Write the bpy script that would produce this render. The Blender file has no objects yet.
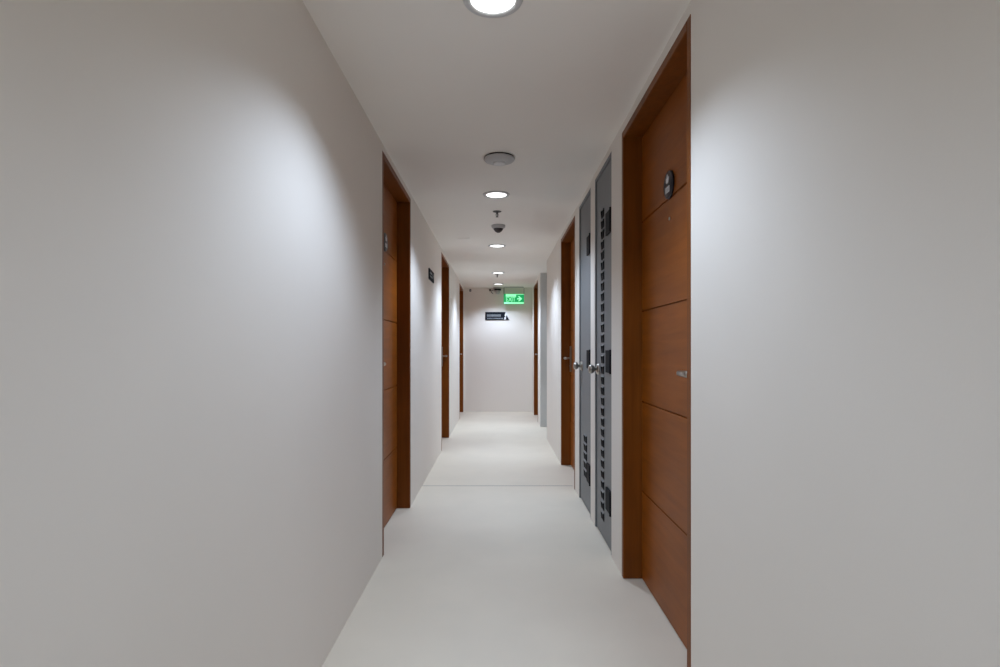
import bpy, bmesh, math, random
from mathutils import Vector, Matrix

C = bpy.context.scene.collection
S = bpy.context.scene
PI = math.pi

# ------------------------------------------------------------------ camera
CAM_Z = 1.180
cd = bpy.data.cameras.new('camera')
cam = bpy.data.objects.new('camera', cd)
C.objects.link(cam)
cam.location = (0, 0, CAM_Z)
cam.rotation_euler = (PI / 2, 0, 0)
cd.sensor_width = 36.0
cd.lens = 36.0 * 560 / 1000
cd.shift_x = 0.002
cd.shift_y = 0.0158
cd.clip_start = 0.02
S.camera = cam

# ------------------------------------------------------------------ world, exposure
w = bpy.data.worlds.new('world')
S.world = w
w.use_nodes = True
w.node_tree.nodes['Background'].inputs[0].default_value = (0.5, 0.5, 0.5, 1)
w.node_tree.nodes['Background'].inputs[1].default_value = 0.2
S.view_settings.view_transform = 'Standard'
S.view_settings.look = 'None'
S.view_settings.gamma = 1
S.view_settings.use_curve_mapping = False
S.view_settings.exposure = 0.05
S.cycles.diffuse_bounces = 8
S.cycles.max_bounces = 12

LAMP_POWER = 56.0
LAMP_COLOR = (0.855, 1.025, 1.26)
LAMP_SPOT = math.radians(129)
LAMP_BLEND = 0.62
LENS_STRENGTH = 3.0

# ------------------------------------------------------------------ dimensions
XL, XR = -0.655, 0.645
YB, YE = -3.6, 10.6
ZC = 2.347
WT = 0.16


# ------------------------------------------------------------------ materials
def mat(name, col, rough=0.6, metal=0.0, var=0.0, scale=4.0, bump=0.0, bscale=200.0, spec=0.5):
    m = bpy.data.materials.new(name)
    m.use_nodes = True
    nt = m.node_tree
    b = nt.nodes['Principled BSDF']
    b.inputs['Base Color'].default_value = (*col, 1)
    b.inputs['Roughness'].default_value = rough
    b.inputs['Metallic'].default_value = metal
    b.inputs['Specular IOR Level'].default_value = spec
    tc = nt.nodes.new('ShaderNodeTexCoord')
    if var > 0:
        n = nt.nodes.new('ShaderNodeTexNoise')
        n.inputs['Scale'].default_value = scale
        n.inputs['Detail'].default_value = 4
        r = nt.nodes.new('ShaderNodeValToRGB')
        r.color_ramp.elements[0].position = 0.3
        r.color_ramp.elements[1].position = 0.7
        r.color_ramp.elements[0].color = (*[c * (1 - var) for c in col], 1)
        r.color_ramp.elements[1].color = (*[min(1, c * (1 + var)) for c in col], 1)
        nt.links.new(tc.outputs['Object'], n.inputs['Vector'])
        nt.links.new(n.outputs['Fac'], r.inputs['Fac'])
        nt.links.new(r.outputs['Color'], b.inputs['Base Color'])
    if bump > 0:
        n2 = nt.nodes.new('ShaderNodeTexNoise')
        n2.inputs['Scale'].default_value = bscale
        bp = nt.nodes.new('ShaderNodeBump')
        bp.inputs['Strength'].default_value = bump
        bp.inputs['Distance'].default_value = 0.002
        nt.links.new(tc.outputs['Object'], n2.inputs['Vector'])
        nt.links.new(n2.outputs['Fac'], bp.inputs['Height'])
        nt.links.new(bp.outputs['Normal'], b.inputs['Normal'])
    return m


def wood(name, stretch, dark, light, rough=0.42):
    m = bpy.data.materials.new(name)
    m.use_nodes = True
    nt = m.node_tree
    b = nt.nodes['Principled BSDF']
    b.inputs['Roughness'].default_value = rough
    b.inputs['Specular IOR Level'].default_value = 0.2
    tc = nt.nodes.new('ShaderNodeTexCoord')
    mp = nt.nodes.new('ShaderNodeMapping')
    mp.inputs['Scale'].default_value = stretch
    n = nt.nodes.new('ShaderNodeTexNoise')
    n.inputs['Scale'].default_value = 6
    n.inputs['Detail'].default_value = 6
    n.inputs['Distortion'].default_value = 0.6
    n2 = nt.nodes.new('ShaderNodeTexNoise')
    n2.inputs['Scale'].default_value = 2.2
    n2.inputs['Detail'].default_value = 2
    mx = nt.nodes.new('ShaderNodeMath')
    mx.operation = 'MULTIPLY_ADD'
    mx.inputs[1].default_value = 0.55
    mx2 = nt.nodes.new('ShaderNodeMath')
    mx2.operation = 'MULTIPLY'
    mx2.inputs[1].default_value = 0.45
    r = nt.nodes.new('ShaderNodeValToRGB')
    r.color_ramp.elements[0].position = 0.32
    r.color_ramp.elements[1].position = 0.68
    r.color_ramp.elements[0].color = (*dark, 1)
    r.color_ramp.elements[1].color = (*light, 1)
    nt.links.new(tc.outputs['Object'], mp.inputs['Vector'])
    nt.links.new(mp.outputs['Vector'], n.inputs['Vector'])
    nt.links.new(tc.outputs['Object'], n2.inputs['Vector'])
    nt.links.new(n2.outputs['Fac'], mx2.inputs[0])
    nt.links.new(n.outputs['Fac'], mx.inputs[0])
    nt.links.new(mx2.outputs[0], mx.inputs[2])
    nt.links.new(mx.outputs[0], r.inputs['Fac'])
    nt.links.new(r.outputs['Color'], b.inputs['Base Color'])
    return m


def emit(name, col, strength):
    m = bpy.data.materials.new(name)
    m.use_nodes = True
    b = m.node_tree.nodes['Principled BSDF']
    b.inputs['Base Color'].default_value = (*col, 1)
    b.inputs['Emission Color'].default_value = (*col, 1)
    b.inputs['Emission Strength'].default_value = strength
    b.inputs['Roughness'].default_value = 0.5
    return m


M = {
    'wall': mat('wall_paint', (0.80, 0.757, 0.708), 0.85, var=0.012, scale=1.5, bump=0.05, bscale=160, spec=0.2),
    'ceiling': mat('ceiling_paint', (0.88, 0.85, 0.81), 0.9, var=0.01, scale=1.5, spec=0.2),
    'floor': mat('floor_vinyl', (0.72, 0.655, 0.555), 0.5, var=0.03, scale=2.5, spec=0.35),
    'joint': mat('floor_joint', (0.33, 0.31, 0.29), 0.6),
    'leaf': wood('door_veneer', (1.0, 0.35, 5.0), (0.20, 0.055, 0.005), (0.315, 0.088, 0.009)),
    'frame': wood('frame_wood', (6.0, 6.0, 0.35), (0.14, 0.040, 0.004), (0.225, 0.064, 0.007)),
    'black': mat('black_plastic', (0.012, 0.012, 0.015), 0.7, spec=0.15),
    'slot': mat('vent_dark', (0.012, 0.012, 0.014), 0.8, spec=0.2),
    'plaque': mat('plaque_acrylic', (0.022, 0.020, 0.030), 0.3),
    'white': mat('white_lettering', (0.75, 0.75, 0.78), 0.6),
    'grey_letter': mat('grey_lettering', (0.22, 0.24, 0.26), 0.6),
    'signblack': mat('sign_navy_black', (0.012, 0.015, 0.022), 0.8, spec=0.1),
    'steel': mat('grey_steel_paint', (0.17, 0.18, 0.19), 0.5, var=0.05, scale=3),
    'steel_light': mat('light_grey_paint', (0.58, 0.58, 0.57), 0.6, var=0.02, scale=3),
    'chrome': mat('satin_chrome', (0.42, 0.40, 0.37), 0.28, metal=1.0),
    'plastic': mat('white_plastic', (0.50, 0.50, 0.51), 0.5),
    'ring': mat('light_trim', (0.62, 0.63, 0.64), 0.5),
    'brown': mat('sensor_dark', (0.05, 0.04, 0.04), 0.5),
    'gunmetal': mat('sprinkler_metal', (0.12, 0.11, 0.105), 0.4, metal=0.6),
    'lens': emit('lamp_lens', (1.0, 1.0, 1.0), LENS_STRENGTH),
    'exit_green': emit('exit_green', (0.005, 0.30, 0.09), 0.9),
    'exit_light': emit('exit_light_green', (0.30, 1.0, 0.52), 0.9),
}


# ------------------------------------------------------------------ mesh helpers
def bx(bm, x0, x1, y0, y1, z0, z1, bev=0.0, mi=0):
    r = bmesh.ops.create_cube(bm, size=1.0)
    vs = r['verts']
    for v in vs:
        v.co = Vector(((x0 + x1) / 2 + v.co.x * (x1 - x0), (y0 + y1) / 2 + v.co.y * (y1 - y0), (z0 + z1) / 2 + v.co.z * (z1 - z0)))
    fs = list({f for v in vs for f in v.link_faces})
    for f in fs:
        f.material_index = mi
    if bev > 0:
        es = list({e for v in vs for e in v.link_edges})
        bmesh.ops.bevel(bm, geom=es, offset=bev, segments=2, affect='EDGES', profile=0.5)


def lathe(bm, prof, mtx=None, n=32, mi=0, close=True):
    """prof: list of (r, z); spun about z, then moved by mtx."""
    mtx = mtx or Matrix()
    rings = []
    for r, z in prof:
        if r < 1e-6:
            rings.append([bm.verts.new(mtx @ Vector((0, 0, z)))])
        else:
            rings.append([bm.verts.new(mtx @ Vector((r * math.cos(2 * PI * i / n), r * math.sin(2 * PI * i / n), z))) for i in range(n)])
    for a, b in zip(rings, rings[1:]):
        for i in range(n):
            j = (i + 1) % n
            if len(a) == 1 and len(b) == 1:
                continue
            if len(a) == 1:
                f = bm.faces.new((a[0], b[j], b[i]))
            elif len(b) == 1:
                f = bm.faces.new((a[i], a[j], b[0]))
            else:
                f = bm.faces.new((a[i], a[j], b[j], b[i]))
            f.smooth = True
            f.material_index = mi


def prism(bm, pts, axis, a0, a1, mi=0):
    """extrude a 2D outline along an axis; pts in the two other axes' order."""
    def mk(p, a):
        if axis == 'x':
            return Vector((a, p[0], p[1]))
        if axis == 'y':
            return Vector((p[0], a, p[1]))
        return Vector((p[0], p[1], a))
    A = [bm.verts.new(mk(p, a0)) for p in pts]
    B = [bm.verts.new(mk(p, a1)) for p in pts]
    n = len(pts)
    fs = [bm.faces.new(A), bm.faces.new(B[::-1])]
    for i in range(n):
        j = (i + 1) % n
        fs.append(bm.faces.new((A[i], B[i], B[j], A[j])))
    for f in fs:
        f.material_index = mi


def tube(bm, pts, r, n=10, mi=0):
    pts = [Vector(p) for p in pts]
    rings = []
    for i, p in enumerate(pts):
        t = (pts[min(i + 1, len(pts) - 1)] - pts[max(i - 1, 0)]).normalized()
        up = Vector((0, 0, 1)) if abs(t.z) < 0.9 else Vector((1, 0, 0))
        u = t.cross(up).normalized()
        v = t.cross(u).normalized()
        rr = r[i] if isinstance(r, (list, tuple)) else r
        rings.append([bm.verts.new(p + u * rr * math.cos(2 * PI * k / n) + v * rr * math.sin(2 * PI * k / n)) for k in range(n)])
    for a, b in zip(rings, rings[1:]):
        for i in range(n):
            j = (i + 1) % n
            f = bm.faces.new((a[i], a[j], b[j], b[i]))
            f.smooth = True
            f.material_index = mi
    for q in (rings[0], rings[-1][::-1]):
        f = bm.faces.new(q)
        f.material_index = mi


def obj(name, bm, mats, parent=None, loc=None):
    bmesh.ops.recalc_face_normals(bm, faces=bm.faces[:])
    me = bpy.data.meshes.new(name)
    bm.to_mesh(me)
    bm.free()
    for m in (mats if isinstance(mats, (list, tuple)) else [mats]):
        me.materials.append(M[m])
    o = bpy.data.objects.new(name, me)
    C.objects.link(o)
    if parent:
        o.parent = parent
    if loc:
        o.location = loc
    return o


def part(name, mats, parent, fn, loc=None):
    bm = bmesh.new()
    fn(bm)
    return obj(name, bm, mats, parent, loc)


def tag(o, label, cat, group=None, kind=None):
    o['label'] = label
    o['category'] = cat
    if group:
        o['group'] = group
    if kind:
        o['kind'] = kind
    return o


def thing(name, loc, label, cat, group=None, kind=None, rz=0.0):
    o = bpy.data.objects.new(name, None)
    o.empty_display_size = 0.1
    C.objects.link(o)
    o.location = loc
    o.rotation_euler = (0, 0, rz)
    return tag(o, label, cat, group, kind)


def text_mesh(body, size, m, parent, name, mtx, depth=0.002):
    cu = bpy.data.curves.new(name, 'FONT')
    cu.body = body
    cu.size = size
    cu.extrude = depth
    cu.align_x = 'CENTER'
    cu.align_y = 'CENTER'
    t = bpy.data.objects.new(name + '_tmp', cu)
    C.objects.link(t)
    dg = bpy.context.evaluated_depsgraph_get()
    me = bpy.data.meshes.new_from_object(t.evaluated_get(dg))
    bpy.data.objects.remove(t)
    bpy.data.curves.remove(cu)
    me.transform(mtx)
    me.materials.clear()
    me.materials.append(M[m])
    o = bpy.data.objects.new(name, me)
    C.objects.link(o)
    o.parent = parent
    return o


# ------------------------------------------------------------------ room shell
DH_R, DH_L = 2.303, 2.306
DW_R, DW_L = 1.040, 1.018
right_doors = [(2.3925, DH_R), (5.21, DH_R), (9.55, DH_R)]
left_doors = [(3.680, DH_L), (6.99, DH_L), (10.03, DH_L)]
PANELS = [(3.185, 3.735), (3.90, 4.46)]
PANEL_TOP = 2.310
NICHE = (7.40, 8.55)


def wall_bm(bm, side, x0, x1, openings):
    y = YB
    for a, b, z in sorted(openings):
        bx(bm, x0, x1, y, a, 0, ZC)
        if z < ZC:
            bx(bm, x0, x1, a, b, z, ZC)
        y = b
    bx(bm, x0, x1, y, YE, 0, ZC)


ops = [(c - DW_L / 2, c + DW_L / 2, h) for c, h in left_doors]
o = part('wall_left', 'wall', None, lambda bm: wall_bm(bm, -1, XL - WT, XL, ops))
tag(o, 'long off-white painted corridor wall on the left side', 'wall', kind='structure')
opr = [(c - DW_R / 2, c + DW_R / 2, h) for c, h in right_doors] + [(a, b, PANEL_TOP) for a, b in PANELS] + [(NICHE[0], NICHE[1], ZC)]
o = part('wall_right', 'wall', None, lambda bm: wall_bm(bm, 1, XR, XR + WT, opr))
tag(o, 'long off-white painted corridor wall on the right side', 'wall', kind='structure')
o = part('wall_back', 'wall', None, lambda bm: bx(bm, XL - WT, XR + WT, YE, YE + 0.15, 0, ZC))
tag(o, 'white end wall closing the corridor under the green exit sign', 'wall', kind='structure')
o = part('wall_front', 'wall', None, lambda bm: bx(bm, XL - WT, XR + WT, YB - 0.15, YB, 0, ZC))
tag(o, 'off-white wall closing the corridor behind the viewer', 'wall', kind='structure')
JY = 4.84


def floor_bm(bm):
    bx(bm, XL - WT, XR + WT, YB - 0.15, JY - 0.006, -0.1, 0)
    bx(bm, XL - WT, XR + WT, JY + 0.006, YE + 0.15, -0.1, 0)
    bx(bm, XL - WT, XR + WT, JY - 0.006, JY + 0.006, -0.1, -0.003)


o = part('floor', 'floor', None, floor_bm)
tag(o, 'smooth pale cream corridor floor', 'floor', kind='structure')
o = part('trim_1', 'joint', None, lambda bm: bx(bm, XL, XR, JY - 0.006, JY + 0.006, -0.003, 0.001))
tag(o, 'thin grey joint strip running across the cream floor', 'trim', kind='structure')
o = part('ceiling', 'ceiling', None, lambda bm: bx(bm, XL - WT, XR + WT, YB - 0.15, YE + 0.15, ZC, ZC + 0.1))
tag(o, 'flat off-white corridor ceiling', 'ceiling', kind='structure')


# ------------------------------------------------------------------ wooden doors
def make_door(idx, side, yc, H, hs, label, plaque=True):
    """local x runs into the wall, local +y is away from the viewer on the right wall (towards it on the left);
    hs: sign of local y of the handle edge."""
    X = XR if side > 0 else XL
    t = thing('door_%d' % idx, (X, yc, 0), label, 'door', kind='structure', rz=0 if side > 0 else PI)
    W = (DW_R if side > 0 else DW_L) / 2
    F = 0.036
    REC = 0.094

    def jamb(s):
        def fn(bm):
            y0, y1 = sorted((s * W, s * (W - F)))
            bx(bm, -0.002, WT - 0.005, y0, y1, 0.002, H, 0.003)
            y0, y1 = sorted((s * (W - F), s * (W - F - 0.012)))
            bx(bm, REC + 0.042, WT - 0.005, y0, y1, 0.002, H - F, 0.001)
        return fn
    for s in (-1, 1):
        part('door_jamb', 'frame', t, jamb(s))
    part('door_head', 'frame', t, lambda bm: bx(bm, -0.002, WT - 0.005, -W + F, W - F, H - F, H, 0.003))
    LW = W - F - 0.003
    LH = H - F - 0.003
    b0 = 0.006
    gz = [CAM_Z + v for v in (0.652, 0.194, -0.268, -0.727)][::-1]

    def leaf(bm):
        g, d = 0.004, 0.008
        pts = [(REC + 0.040, b0), (REC, b0)]
        for z in gz:
            pts += [(REC, z - g), (REC + d, z - g * 0.6), (REC + d, z + g * 0.6), (REC, z + g)]
        pts += [(REC, LH), (REC + 0.040, LH)]
        prism(bm, pts, 'y', -LW, LW)
    lf = part('door_leaf', 'leaf', t, leaf)

    # lever handle with its long back plate
    hz = 1.083
    hy = hs * (LW - 0.062)

    def plate(bm):
        bx(bm, REC - 0.016, REC - 0.0005, hy - 0.023, hy + 0.023, hz - 0.13, hz + 0.13, 0.003)
        lathe(bm, [(0.0, 0.004), (0.009, 0.004), (0.009, 0), (0.0, 0)], Matrix.Translation((REC - 0.016, hy, hz - 0.07)) @ Matrix.Rotation(-PI / 2, 4, 'Y'), 16)
    hp = part('door_handle', 'chrome', lf, plate)

    def lever(bm):
        x = REC - 0.066
        tube(bm, [(REC - 0.008, hy, hz + 0.008), (x, hy, hz + 0.008)], 0.0095, 14)
        tube(bm, [(x, hy + hs * 0.012, hz + 0.008), (x - 0.001, hy - hs * 0.02, hz + 0.008), (x + 0.002, hy - hs * 0.07, hz + 0.008), (x + 0.006, hy - hs * 0.125, hz + 0.008)], [0.013, 0.0125, 0.012, 0.011], 14)
    lv = part('lever', 'chrome', lf, lever)
    # peephole
    part('peephole', 'chrome', lf, lambda bm: lathe(bm, [(0, 0.002), (0.004, 0.0035), (0.0075, 0.0035), (0.0085, 0), (0, 0)],
                                                    Matrix.Translation((REC, -hs * 0.016, CAM_Z + 0.562)) @ Matrix.Rotation(-PI / 2, 4, 'Y'), 16))
    if plaque:
        pz = CAM_Z + 0.705
        po = -hs * 0.010
        T = Matrix.Translation((REC, po, pz)) @ Matrix.Rotation(-PI / 2, 4, 'Y')

        def disc(bm):
            lathe(bm, [(0, 0.012), (0.056, 0.012), (0.0595, 0.0095), (0.0605, 0.006), (0.0605, 0.0005), (0, 0.0005)], T, 40)
        p = part('door_plaque', 'plaque', lf, disc)
        p['label'] = 'round black number plaque with white marks'

        def icon(bm):          # a small white leaf shaped mark over a row of figures
            xx = REC - 0.0135
            for (cy, cz, ry, rz, a) in ((0, 0.026, 0.0075, 0.019, 0), (-0.013, 0.020, 0.006, 0.014, 0.5), (0.013, 0.020, 0.006, 0.014, -0.5)):
                pts = []
                for k in range(14):
                    q = 2 * PI * k / 14
                    u, v = ry * math.cos(q), rz * math.sin(q)
                    pts.append((po + cy + u * math.cos(a) - v * math.sin(a), pz + cz + u * math.sin(a) + v * math.cos(a)))
                prism(bm, pts, 'x', xx, REC - 0.0115)
        part('plaque_mark', 'white', lf, icon)

        def nums(bm):
            xx = REC - 0.0135
            for k in range(3):
                c = po + (k - 1) * 0.021
                z0, z1 = pz - 0.034, pz - 0.008
                bx(bm, xx, REC - 0.0115, c - 0.0075, c - 0.0040, z0, z1)
                bx(bm, xx, REC - 0.0115, c + 0.0040, c + 0.0075, z0, z1)
                bx(bm, xx, REC - 0.0115, c - 0.0040, c + 0.0040, z0, z0 + 0.004)
                bx(bm, xx, REC - 0.0115, c - 0.0040, c + 0.0040, z1 - 0.004, z1)
        part('plaque_figures', 'white', lf, nums)
    return t


make_door(1, 1, right_doors[0][0], DH_R, -1, 'nearest brown wooden door, on the right, with a round black plaque')
make_door(2, 1, right_doors[1][0], DH_R, 1, 'brown wooden door on the right just beyond the two grey steel panels')
make_door(3, 1, right_doors[2][0], DH_R, 1, 'farthest brown wooden door on the right beside the exit sign')
make_door(4, -1, left_doors[0][0], DH_L, 1, 'nearest brown wooden door on the left wall, before the small black sign')
make_door(5, -1, left_doors[1][0], DH_L, -1, 'middle brown wooden door on the left wall, just past the small black sign')
make_door(6, -1, left_doors[2][0], DH_L, -1, 'farthest brown wooden door on the left, at the corner with the end wall')


# ------------------------------------------------------------------ grey steel access panels
def make_panel(y0, y1, nl, lz0, hw, hh, co, label):
    yc = (y0 + y1) / 2
    W = (y1 - y0) / 2
    t = thing('access_panel', (XR, yc, 0), label, 'access panel', group='grey steel access panels')
    F = 0.022
    L0 = 0.010

    def fr(bm):
        for s in (-1, 1):
            a, b = sorted((s * W, s * (W - F)))
            bx(bm, 0.002, 0.07, a, b, 0.003, PANEL_TOP, 0.0015)
        bx(bm, 0.002, 0.07, -W + F, W - F, PANEL_TOP - F, PANEL_TOP, 0.0015)
    part('panel_frame', 'steel', t, fr)
    lw = W - F - 0.004
    lf = part('panel_leaf', 'steel', t, lambda bm: bx(bm, L0, L0 + 0.035, -lw, lw, 0.008, PANEL_TOP - F - 0.004, 0.0015))
    pitch = 0.065
    for k in range(nl):
        z = lz0 + k * pitch

        def slot(bm):
            bx(bm, L0 - 0.0012, L0 - 0.0002, co - hw, co + hw, z - hh, z + hh, 0.0, 0)
            pts = [(L0 - 0.0002, z + hh + 0.008), (L0 - 0.007, z + hh + 0.001), (L0 - 0.008, z + hh - 0.002), (L0 - 0.0002, z + hh + 0.004)]
            prism(bm, pts, 'y', co - hw, co + hw, 1)
            for s in (-1, 1):
                prism(bm, [(L0 - 0.0002, z + hh + 0.004), (L0 - 0.008, z + hh - 0.002), (L0 - 0.004, z - hh), (L0 - 0.0002, z - hh)], 'y', *sorted((co + s * hw, co + s * (hw + 0.0015))), 0)
        part('louvre', ['slot', 'steel'], t, slot)
    for z in (CAM_Z + 0.745, CAM_Z - 0.072, CAM_Z - 0.888):
        def hinge(bm):
            bx(bm, L0 - 0.012, L0 - 0.0003, -lw + 0.002, -lw + 0.145, z - 0.066, z + 0.066, 0.0015)
            lathe(bm, [(0, -0.07), (0.008, -0.07), (0.009, -0.068), (0.009, 0.068), (0.008, 0.07), (0, 0.07)], Matrix.Translation((L0 - 0.009, -lw - 0.002, z)), 16)
        h = part('hinge', 'black', t, hinge)
        h['label'] = 'black hinge plate'
    kz = 1.052
    ky = lw - 0.075
    T = Matrix.Translation((L0, ky, kz)) @ Matrix.Rotation(-PI / 2, 4, 'Y')
    rose = part('knob_rose', 'chrome', t, lambda bm: lathe(bm, [(0, 0.0005), (0.037, 0.0005), (0.037, 0.005), (0.033, 0.014), (0.014, 0.018), (0.013, 0.028), (0, 0.028)], T, 28))
    part('knob', 'chrome', rose, lambda bm: lathe(bm, [(0, 0.026), (0.013, 0.028), (0.023, 0.034), (0.0295, 0.045), (0.0295, 0.055), (0.024, 0.064), (0.013, 0.068), (0, 0.069)], T, 28))
    return t


make_panel(*PANELS[0], 30, 0.14, 0.036, 0.0235, 0.03, 'nearer grey steel access panel with a full-height column of black louvre slots')
make_panel(*PANELS[1], 5, 0.25, 0.058, 0.0265, 0.0, 'farther grey steel access panel with louvre slots only near its bottom')


# niche with a pale grey panel farther down the right wall
def make_niche_panel():
    y0, y1 = NICHE
    t = thing('recessed_panel', (XR, (y0 + y1) / 2, 0), 'pale grey full-height recessed panel before the farthest right-hand wooden door', 'panel')
    W = (y1 - y0) / 2
    for s in (-1, 1):
        a, b = sorted((s * W, s * (W - 0.02)))
        part('jamb', 'steel_light', t, lambda bm: bx(bm, 0.001, 0.15, a, b, 0.002, ZC - 0.002, 0.002))
    part('panel', 'steel_light', t, lambda bm: bx(bm, 0.10, 0.14, -W + 0.02, W - 0.02, 0.002, ZC - 0.002, 0.002))


make_niche_panel()


# ------------------------------------------------------------------ ceiling lights
def make_light(x, y, power, label, group='recessed ceiling lights'):
    t = thing('ceiling_light', (x, y, ZC), label, 'ceiling light', group)
    part('trim_ring', 'ring', t, lambda bm: lathe(bm, [(0.075, -0.0005), (0.0755, -0.006), (0.080, -0.009), (0.098, -0.006), (0.101, -0.0005), (0.075, -0.0005)], None, 48))
    part('lens', 'lens', t, lambda bm: lathe(bm, [(0, -0.0045), (0.05, -0.0042), (0.0745, -0.003), (0.0745, -0.0005), (0, -0.0005)], None, 48))
    ld = bpy.data.lights.new('lamp_light', 'SPOT')
    ld.shadow_soft_size = 0.05
    ld.energy = LAMP_POWER * power
    ld.color = LAMP_COLOR
    ld.spot_size = LAMP_SPOT
    ld.spot_blend = LAMP_BLEND
    lo = bpy.data.objects.new('lamp_light', ld)
    C.objects.link(lo)
    lo.parent = t
    lo.location = (0, 0, -0.012)
    return t


make_light(-0.017, 1.865, 1.08, 'nearest round recessed ceiling light, cut off by the top of the photo')
make_light(-0.012, 4.22, 1.32, 'second round recessed ceiling light, just beyond the round grey disc')
make_light(-0.010, 6.30, 1.5, 'third round recessed ceiling light, just beyond the smoke detector')
make_light(0.0, 8.53, 1.6, 'fourth round recessed ceiling light, with the small far sprinkler at it')
make_light(0.005, 10.0, 1.3, 'farthest round recessed ceiling light, close to the end wall')
make_light(-0.017, -0.42, 0.72, 'round recessed ceiling light just behind the viewer', None)
make_light(-0.017, -2.6, 0.85, 'unseen round recessed ceiling light added farthest behind the viewer', None)  # unseen repeat of the lamp row, added for the light it gives

# ------------------------------------------------------------------ ceiling devices
t = thing('wireless_access_point', (0.008, 3.40, ZC), 'round grey disc mounted on the ceiling between the first two lights', 'access point')
part('mounting_plate', 'black', t, lambda bm: lathe(bm, [(0, -0.0003), (0.088, -0.0003), (0.088, -0.008), (0, -0.008)], None, 48))
b = part('body', 'plastic', t, lambda bm: lathe(bm, [(0, -0.008), (0.092, -0.008), (0.095, -0.011), (0.094, -0.016), (0.086, -0.024), (0.070, -0.031), (0.052, -0.035), (0, -0.036)], None, 48))
part('centre_cap', 'ring', b, lambda bm: lathe(bm, [(0.038, -0.0355), (0.036, -0.040), (0.030, -0.042), (0, -0.0425)], None, 40))


def make_sprinkler(x, y, label):
    t = thing('fire_sprinkler', (x, y, ZC), label, 'sprinkler', 'ceiling fire sprinklers')
    part('escutcheon', 'gunmetal', t, lambda bm: lathe(bm, [(0, -0.0003), (0.037, -0.0003), (0.037, -0.003), (0.022, -0.008), (0, -0.009)], None, 28))

    def stem(bm):
        lathe(bm, [(0, -0.009), (0.009, -0.009), (0.009, -0.022), (0.005, -0.024), (0.004, -0.045), (0, -0.045)], None, 14)
        for s in (-1, 1):
            tube(bm, [(s * 0.008, 0, -0.020), (s * 0.0115, 0, -0.030), (s * 0.004, 0, -0.046)], 0.002, 8)
    part('stem', 'gunmetal', t, stem)
    part('deflector', 'gunmetal', t, lambda bm: lathe(bm, [(0, -0.046), (0.012, -0.047), (0.0125, -0.0485), (0, -0.049)], None, 16))


make_sprinkler(-0.008, 4.74, 'dark fire sprinkler on the ceiling just before the smoke detector')
make_sprinkler(-0.012, 8.69, 'small dark fire sprinkler on the ceiling at the fourth light')

t = thing('smoke_detector', (0.003, 5.27, ZC), 'grey smoke detector with a dark head, on the ceiling behind the nearer sprinkler', 'smoke detector')
part('base', 'plastic', t, lambda bm: lathe(bm, [(0, -0.0003), (0.064, -0.0003), (0.066, -0.006), (0.064, -0.020), (0.050, -0.032), (0, -0.033)], None, 36))
part('sensor_head', 'brown', t, lambda bm: lathe(bm, [(0, -0.033), (0.046, -0.033), (0.043, -0.042), (0.030, -0.058), (0.014, -0.069), (0, -0.071)], None, 32))

t = thing('ceiling_vent', (-0.365, 5.88, ZC), 'narrow pale slot vent in the ceiling left of the third light', 'vent')
part('slot_frame', 'ceiling', t, lambda bm: (bx(bm, -0.066, 0.066, -0.02, -0.006, -0.004, -0.0003, 0.001), bx(bm, -0.066, 0.066, 0.006, 0.02, -0.004, -0.0003, 0.001)))
part('slot', 'plastic', t, lambda bm: bx(bm, -0.062, 0.062, -0.0055, 0.0055, -0.0015, -0.0003))

# ------------------------------------------------------------------ signs
# small black sign flat on the left wall
t = thing('wall_sign', (XL, 5.45, CAM_Z + 0.715), 'small black sign flat on the left wall before the middle door', 'sign')
part('sign_board', 'signblack', t, lambda bm: bx(bm, 0.0005, 0.012, -0.185, 0.185, -0.051, 0.051, 0.002))


def sm(bm):
    bx(bm, 0.0122, 0.0135, -0.14, 0.00, 0.006, 0.022)
    bx(bm, 0.0122, 0.0135, -0.14, 0.04, -0.024, -0.012)
    prism(bm, [(0.075, -0.02), (0.115, -0.02), (0.115, 0.004), (0.14, 0.004), (0.095, 0.034), (0.05, 0.004), (0.075, 0.004)], 'x', 0.0122, 0.0135)


part('sign_marks', 'grey_letter', t, sm)


def px(x, y, d):
    return ((x - 498) * d / 560, CAM_Z + (349.3 - y) * d / 560)


# black direction sign on the end wall
YW = YE - 0.014
cx, cz = px(497.2, 316, YW)
t = thing('direction_sign', (cx, YE, cz), 'black rectangular direction sign on the end wall below the ceiling camera', 'sign')
k = YW / 560.0


def board(bm):
    pts = [(-12.0 * k, -4 * k), (8.6 * k, -4 * k), (12.4 * k, -4 * k), (9.2 * k, 4 * k), (-12.0 * k, 4 * k)]
    prism(bm, pts, 'y', -0.014, -0.0005)


part('sign_board', 'signblack', t, board)


def arrow(bm):
    for pts in ([(6.9 * k, -3.7 * k), (8.5 * k, -3.7 * k), (9.0 * k, -1.4 * k), (7.3 * k, -1.0 * k)],
                [(9.4 * k, 0.9 * k), (11.9 * k, -3.7 * k), (12.3 * k, -3.9 * k), (9.3 * k, 3.9 * k), (8.4 * k, 3.9 * k), (7.4 * k, 0.4 * k), (8.8 * k, -1.2 * k)]):
        prism(bm, pts, 'y', -0.0165, -0.0145)


part('arrow_mark', 'white', t, arrow)


def row(x, xe, wmax, gap, z0, z1):
    def fn(bm):
        a = x
        while a < xe:
            wd = random.uniform(0.5, wmax)
            bx(bm, a * k, (a + wd) * k, -0.0155, -0.0145, z0 * k, z1 * k)
            a += wd + gap
    return fn


random.seed(4)
part('lettering', 'grey_letter', t, row(-10.2, 3.5, 1.0, 0.25, -0.6, 1.6))
part('lettering', 'grey_letter', t, row(-10.0, 5.5, 1.2, 0.3, -2.9, -1.9))

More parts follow.
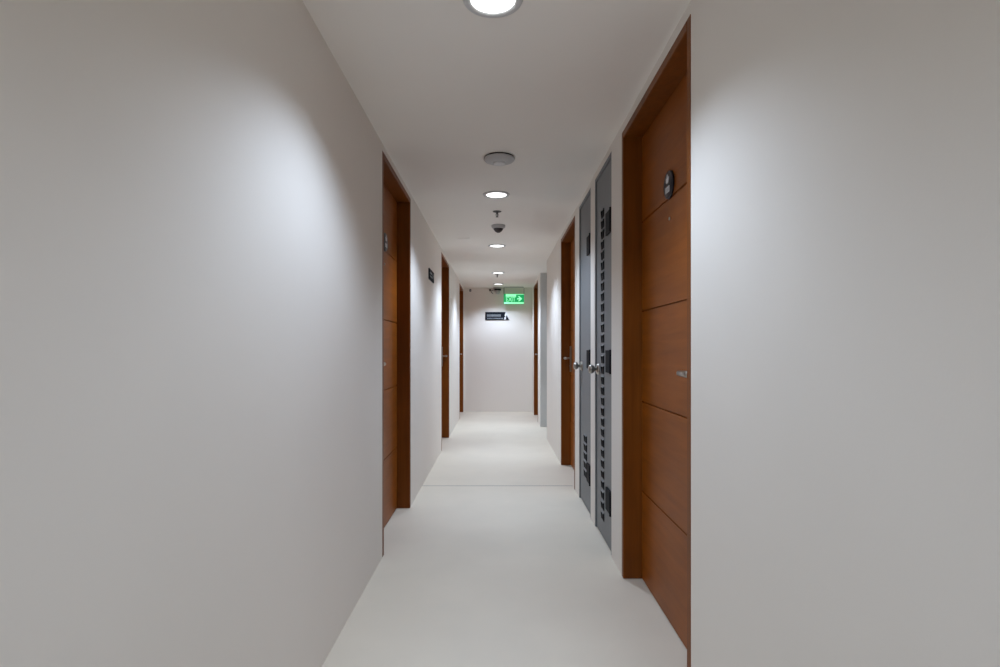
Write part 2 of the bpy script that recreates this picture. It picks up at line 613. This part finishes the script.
# green exit sign hanging from the ceiling just before the end wall
YX = 10.44
k = YX / 560.0
cx, cz = px(514, 298.9, YX)
t = thing('exit_sign', (cx, YX, ZC), 'glowing green EXIT sign with a right arrow hanging from the ceiling', 'exit sign')
zr = cz - ZC
part('mounting_bar', 'plastic', t, lambda bm: bx(bm, -10.4 * k, 9.6 * k, -0.012, 0.012, -0.022, -0.0005, 0.003))
for s in (-1, 1):
    part('hanger_rod', 'black', t, lambda bm: tube(bm, [(s * 10.0 * k, 0, -0.02), (s * 10.0 * k, 0, zr + 4.8 * k)], 0.006 if s < 0 else 0.003, 10))
pb = part('sign_panel', 'exit_green', t, lambda bm: bx(bm, -10.2 * k, 10.0 * k, -0.012, 0.012, zr - 5.1 * k, zr + 4.9 * k, 0.002))
RX = Matrix.Rotation(PI / 2, 4, 'X')
part('light_band', 'exit_light', pb, lambda bm: (bx(bm, -8.2 * k, 2.0 * k, -0.0145, -0.0125, zr + 2.2 * k, zr + 4.7 * k),
                                                 bx(bm, 2.0 * k, 9.8 * k, -0.0145, -0.0125, zr + 4.2 * k, zr + 4.7 * k),
                                                 bx(bm, -10.0 * k, 9.8 * k, -0.0145, -0.0125, zr - 4.9 * k, zr - 3.4 * k)))
for i, ch in enumerate('EXIT'):
    text_mesh(ch, 6.6 * k, 'exit_light', pb, 'letter', Matrix.Translation(((-6.9 + (0, 2.9, 5.0, 7.0)[i]) * k, -0.0135, zr - 0.6 * k)) @ RX @ Matrix.Scale(0.74, 4, (1, 0, 0)), 0.001)


def arr(bm):
    pts = [(3.2, 0.75), (5.6, 0.75), (4.0, 2.6), (5.4, 2.6), (8.0, 0.1), (5.4, -2.4), (4.0, -2.4), (5.6, -0.55), (3.2, -0.55)]
    prism(bm, [(a * k, zr + b * k) for a, b in pts], 'y', -0.0145, -0.0125)


part('arrow', 'exit_light', pb, arr)

# security camera at the end wall
cx, cz = px(497.6, 289.4, 10.5)
t = thing('security_camera', (cx, YE, cz), 'small security camera with a black bracket high on the end wall', 'security camera')
k = 10.5 / 560
part('bracket', 'black', t, lambda bm: bx(bm, -3.2 * k, 3.4 * k, -0.09, -0.0005, -0.012, 0.013, 0.003))
part('body', 'plastic', t, lambda bm: lathe(bm, [(0, -0.0125), (0.036, -0.0125), (0.042, -0.03), (0.04, -0.06), (0.028, -0.082), (0, -0.09)], Matrix.Translation((0, -0.05, 0)), 28))
part('cable', 'brown', t, lambda bm: tube(bm, [(-3.0 * k, -0.02, 0.0), (-5.0 * k, -0.015, -0.006), (-6.6 * k, -0.013, -0.022), (-6.2 * k, -0.012, -0.045), (-4.6 * k, -0.012, -0.075)], 0.006, 10))
part('connector', 'black', t, lambda bm: bx(bm, -8.3 * k, -6.9 * k, -0.03, -0.0005, -0.022, 0.012, 0.003))

cx, cz = px(470.3, 290.3, 10.57)
t = thing('motion_sensor', (cx, YE, cz), 'tiny dark sensor high at the left corner of the end wall', 'sensor')
part('housing', 'black', t, lambda bm: bx(bm, -0.018, 0.018, -0.03, -0.0005, -0.022, 0.022, 0.006))
part('lens', 'plastic', t, lambda bm: lathe(bm, [(0.008, 0.0), (0.007, 0.004), (0, 0.007)], Matrix.Translation((0, -0.03, -0.004)) @ Matrix.Rotation(PI / 2, 4, 'X'), 14))
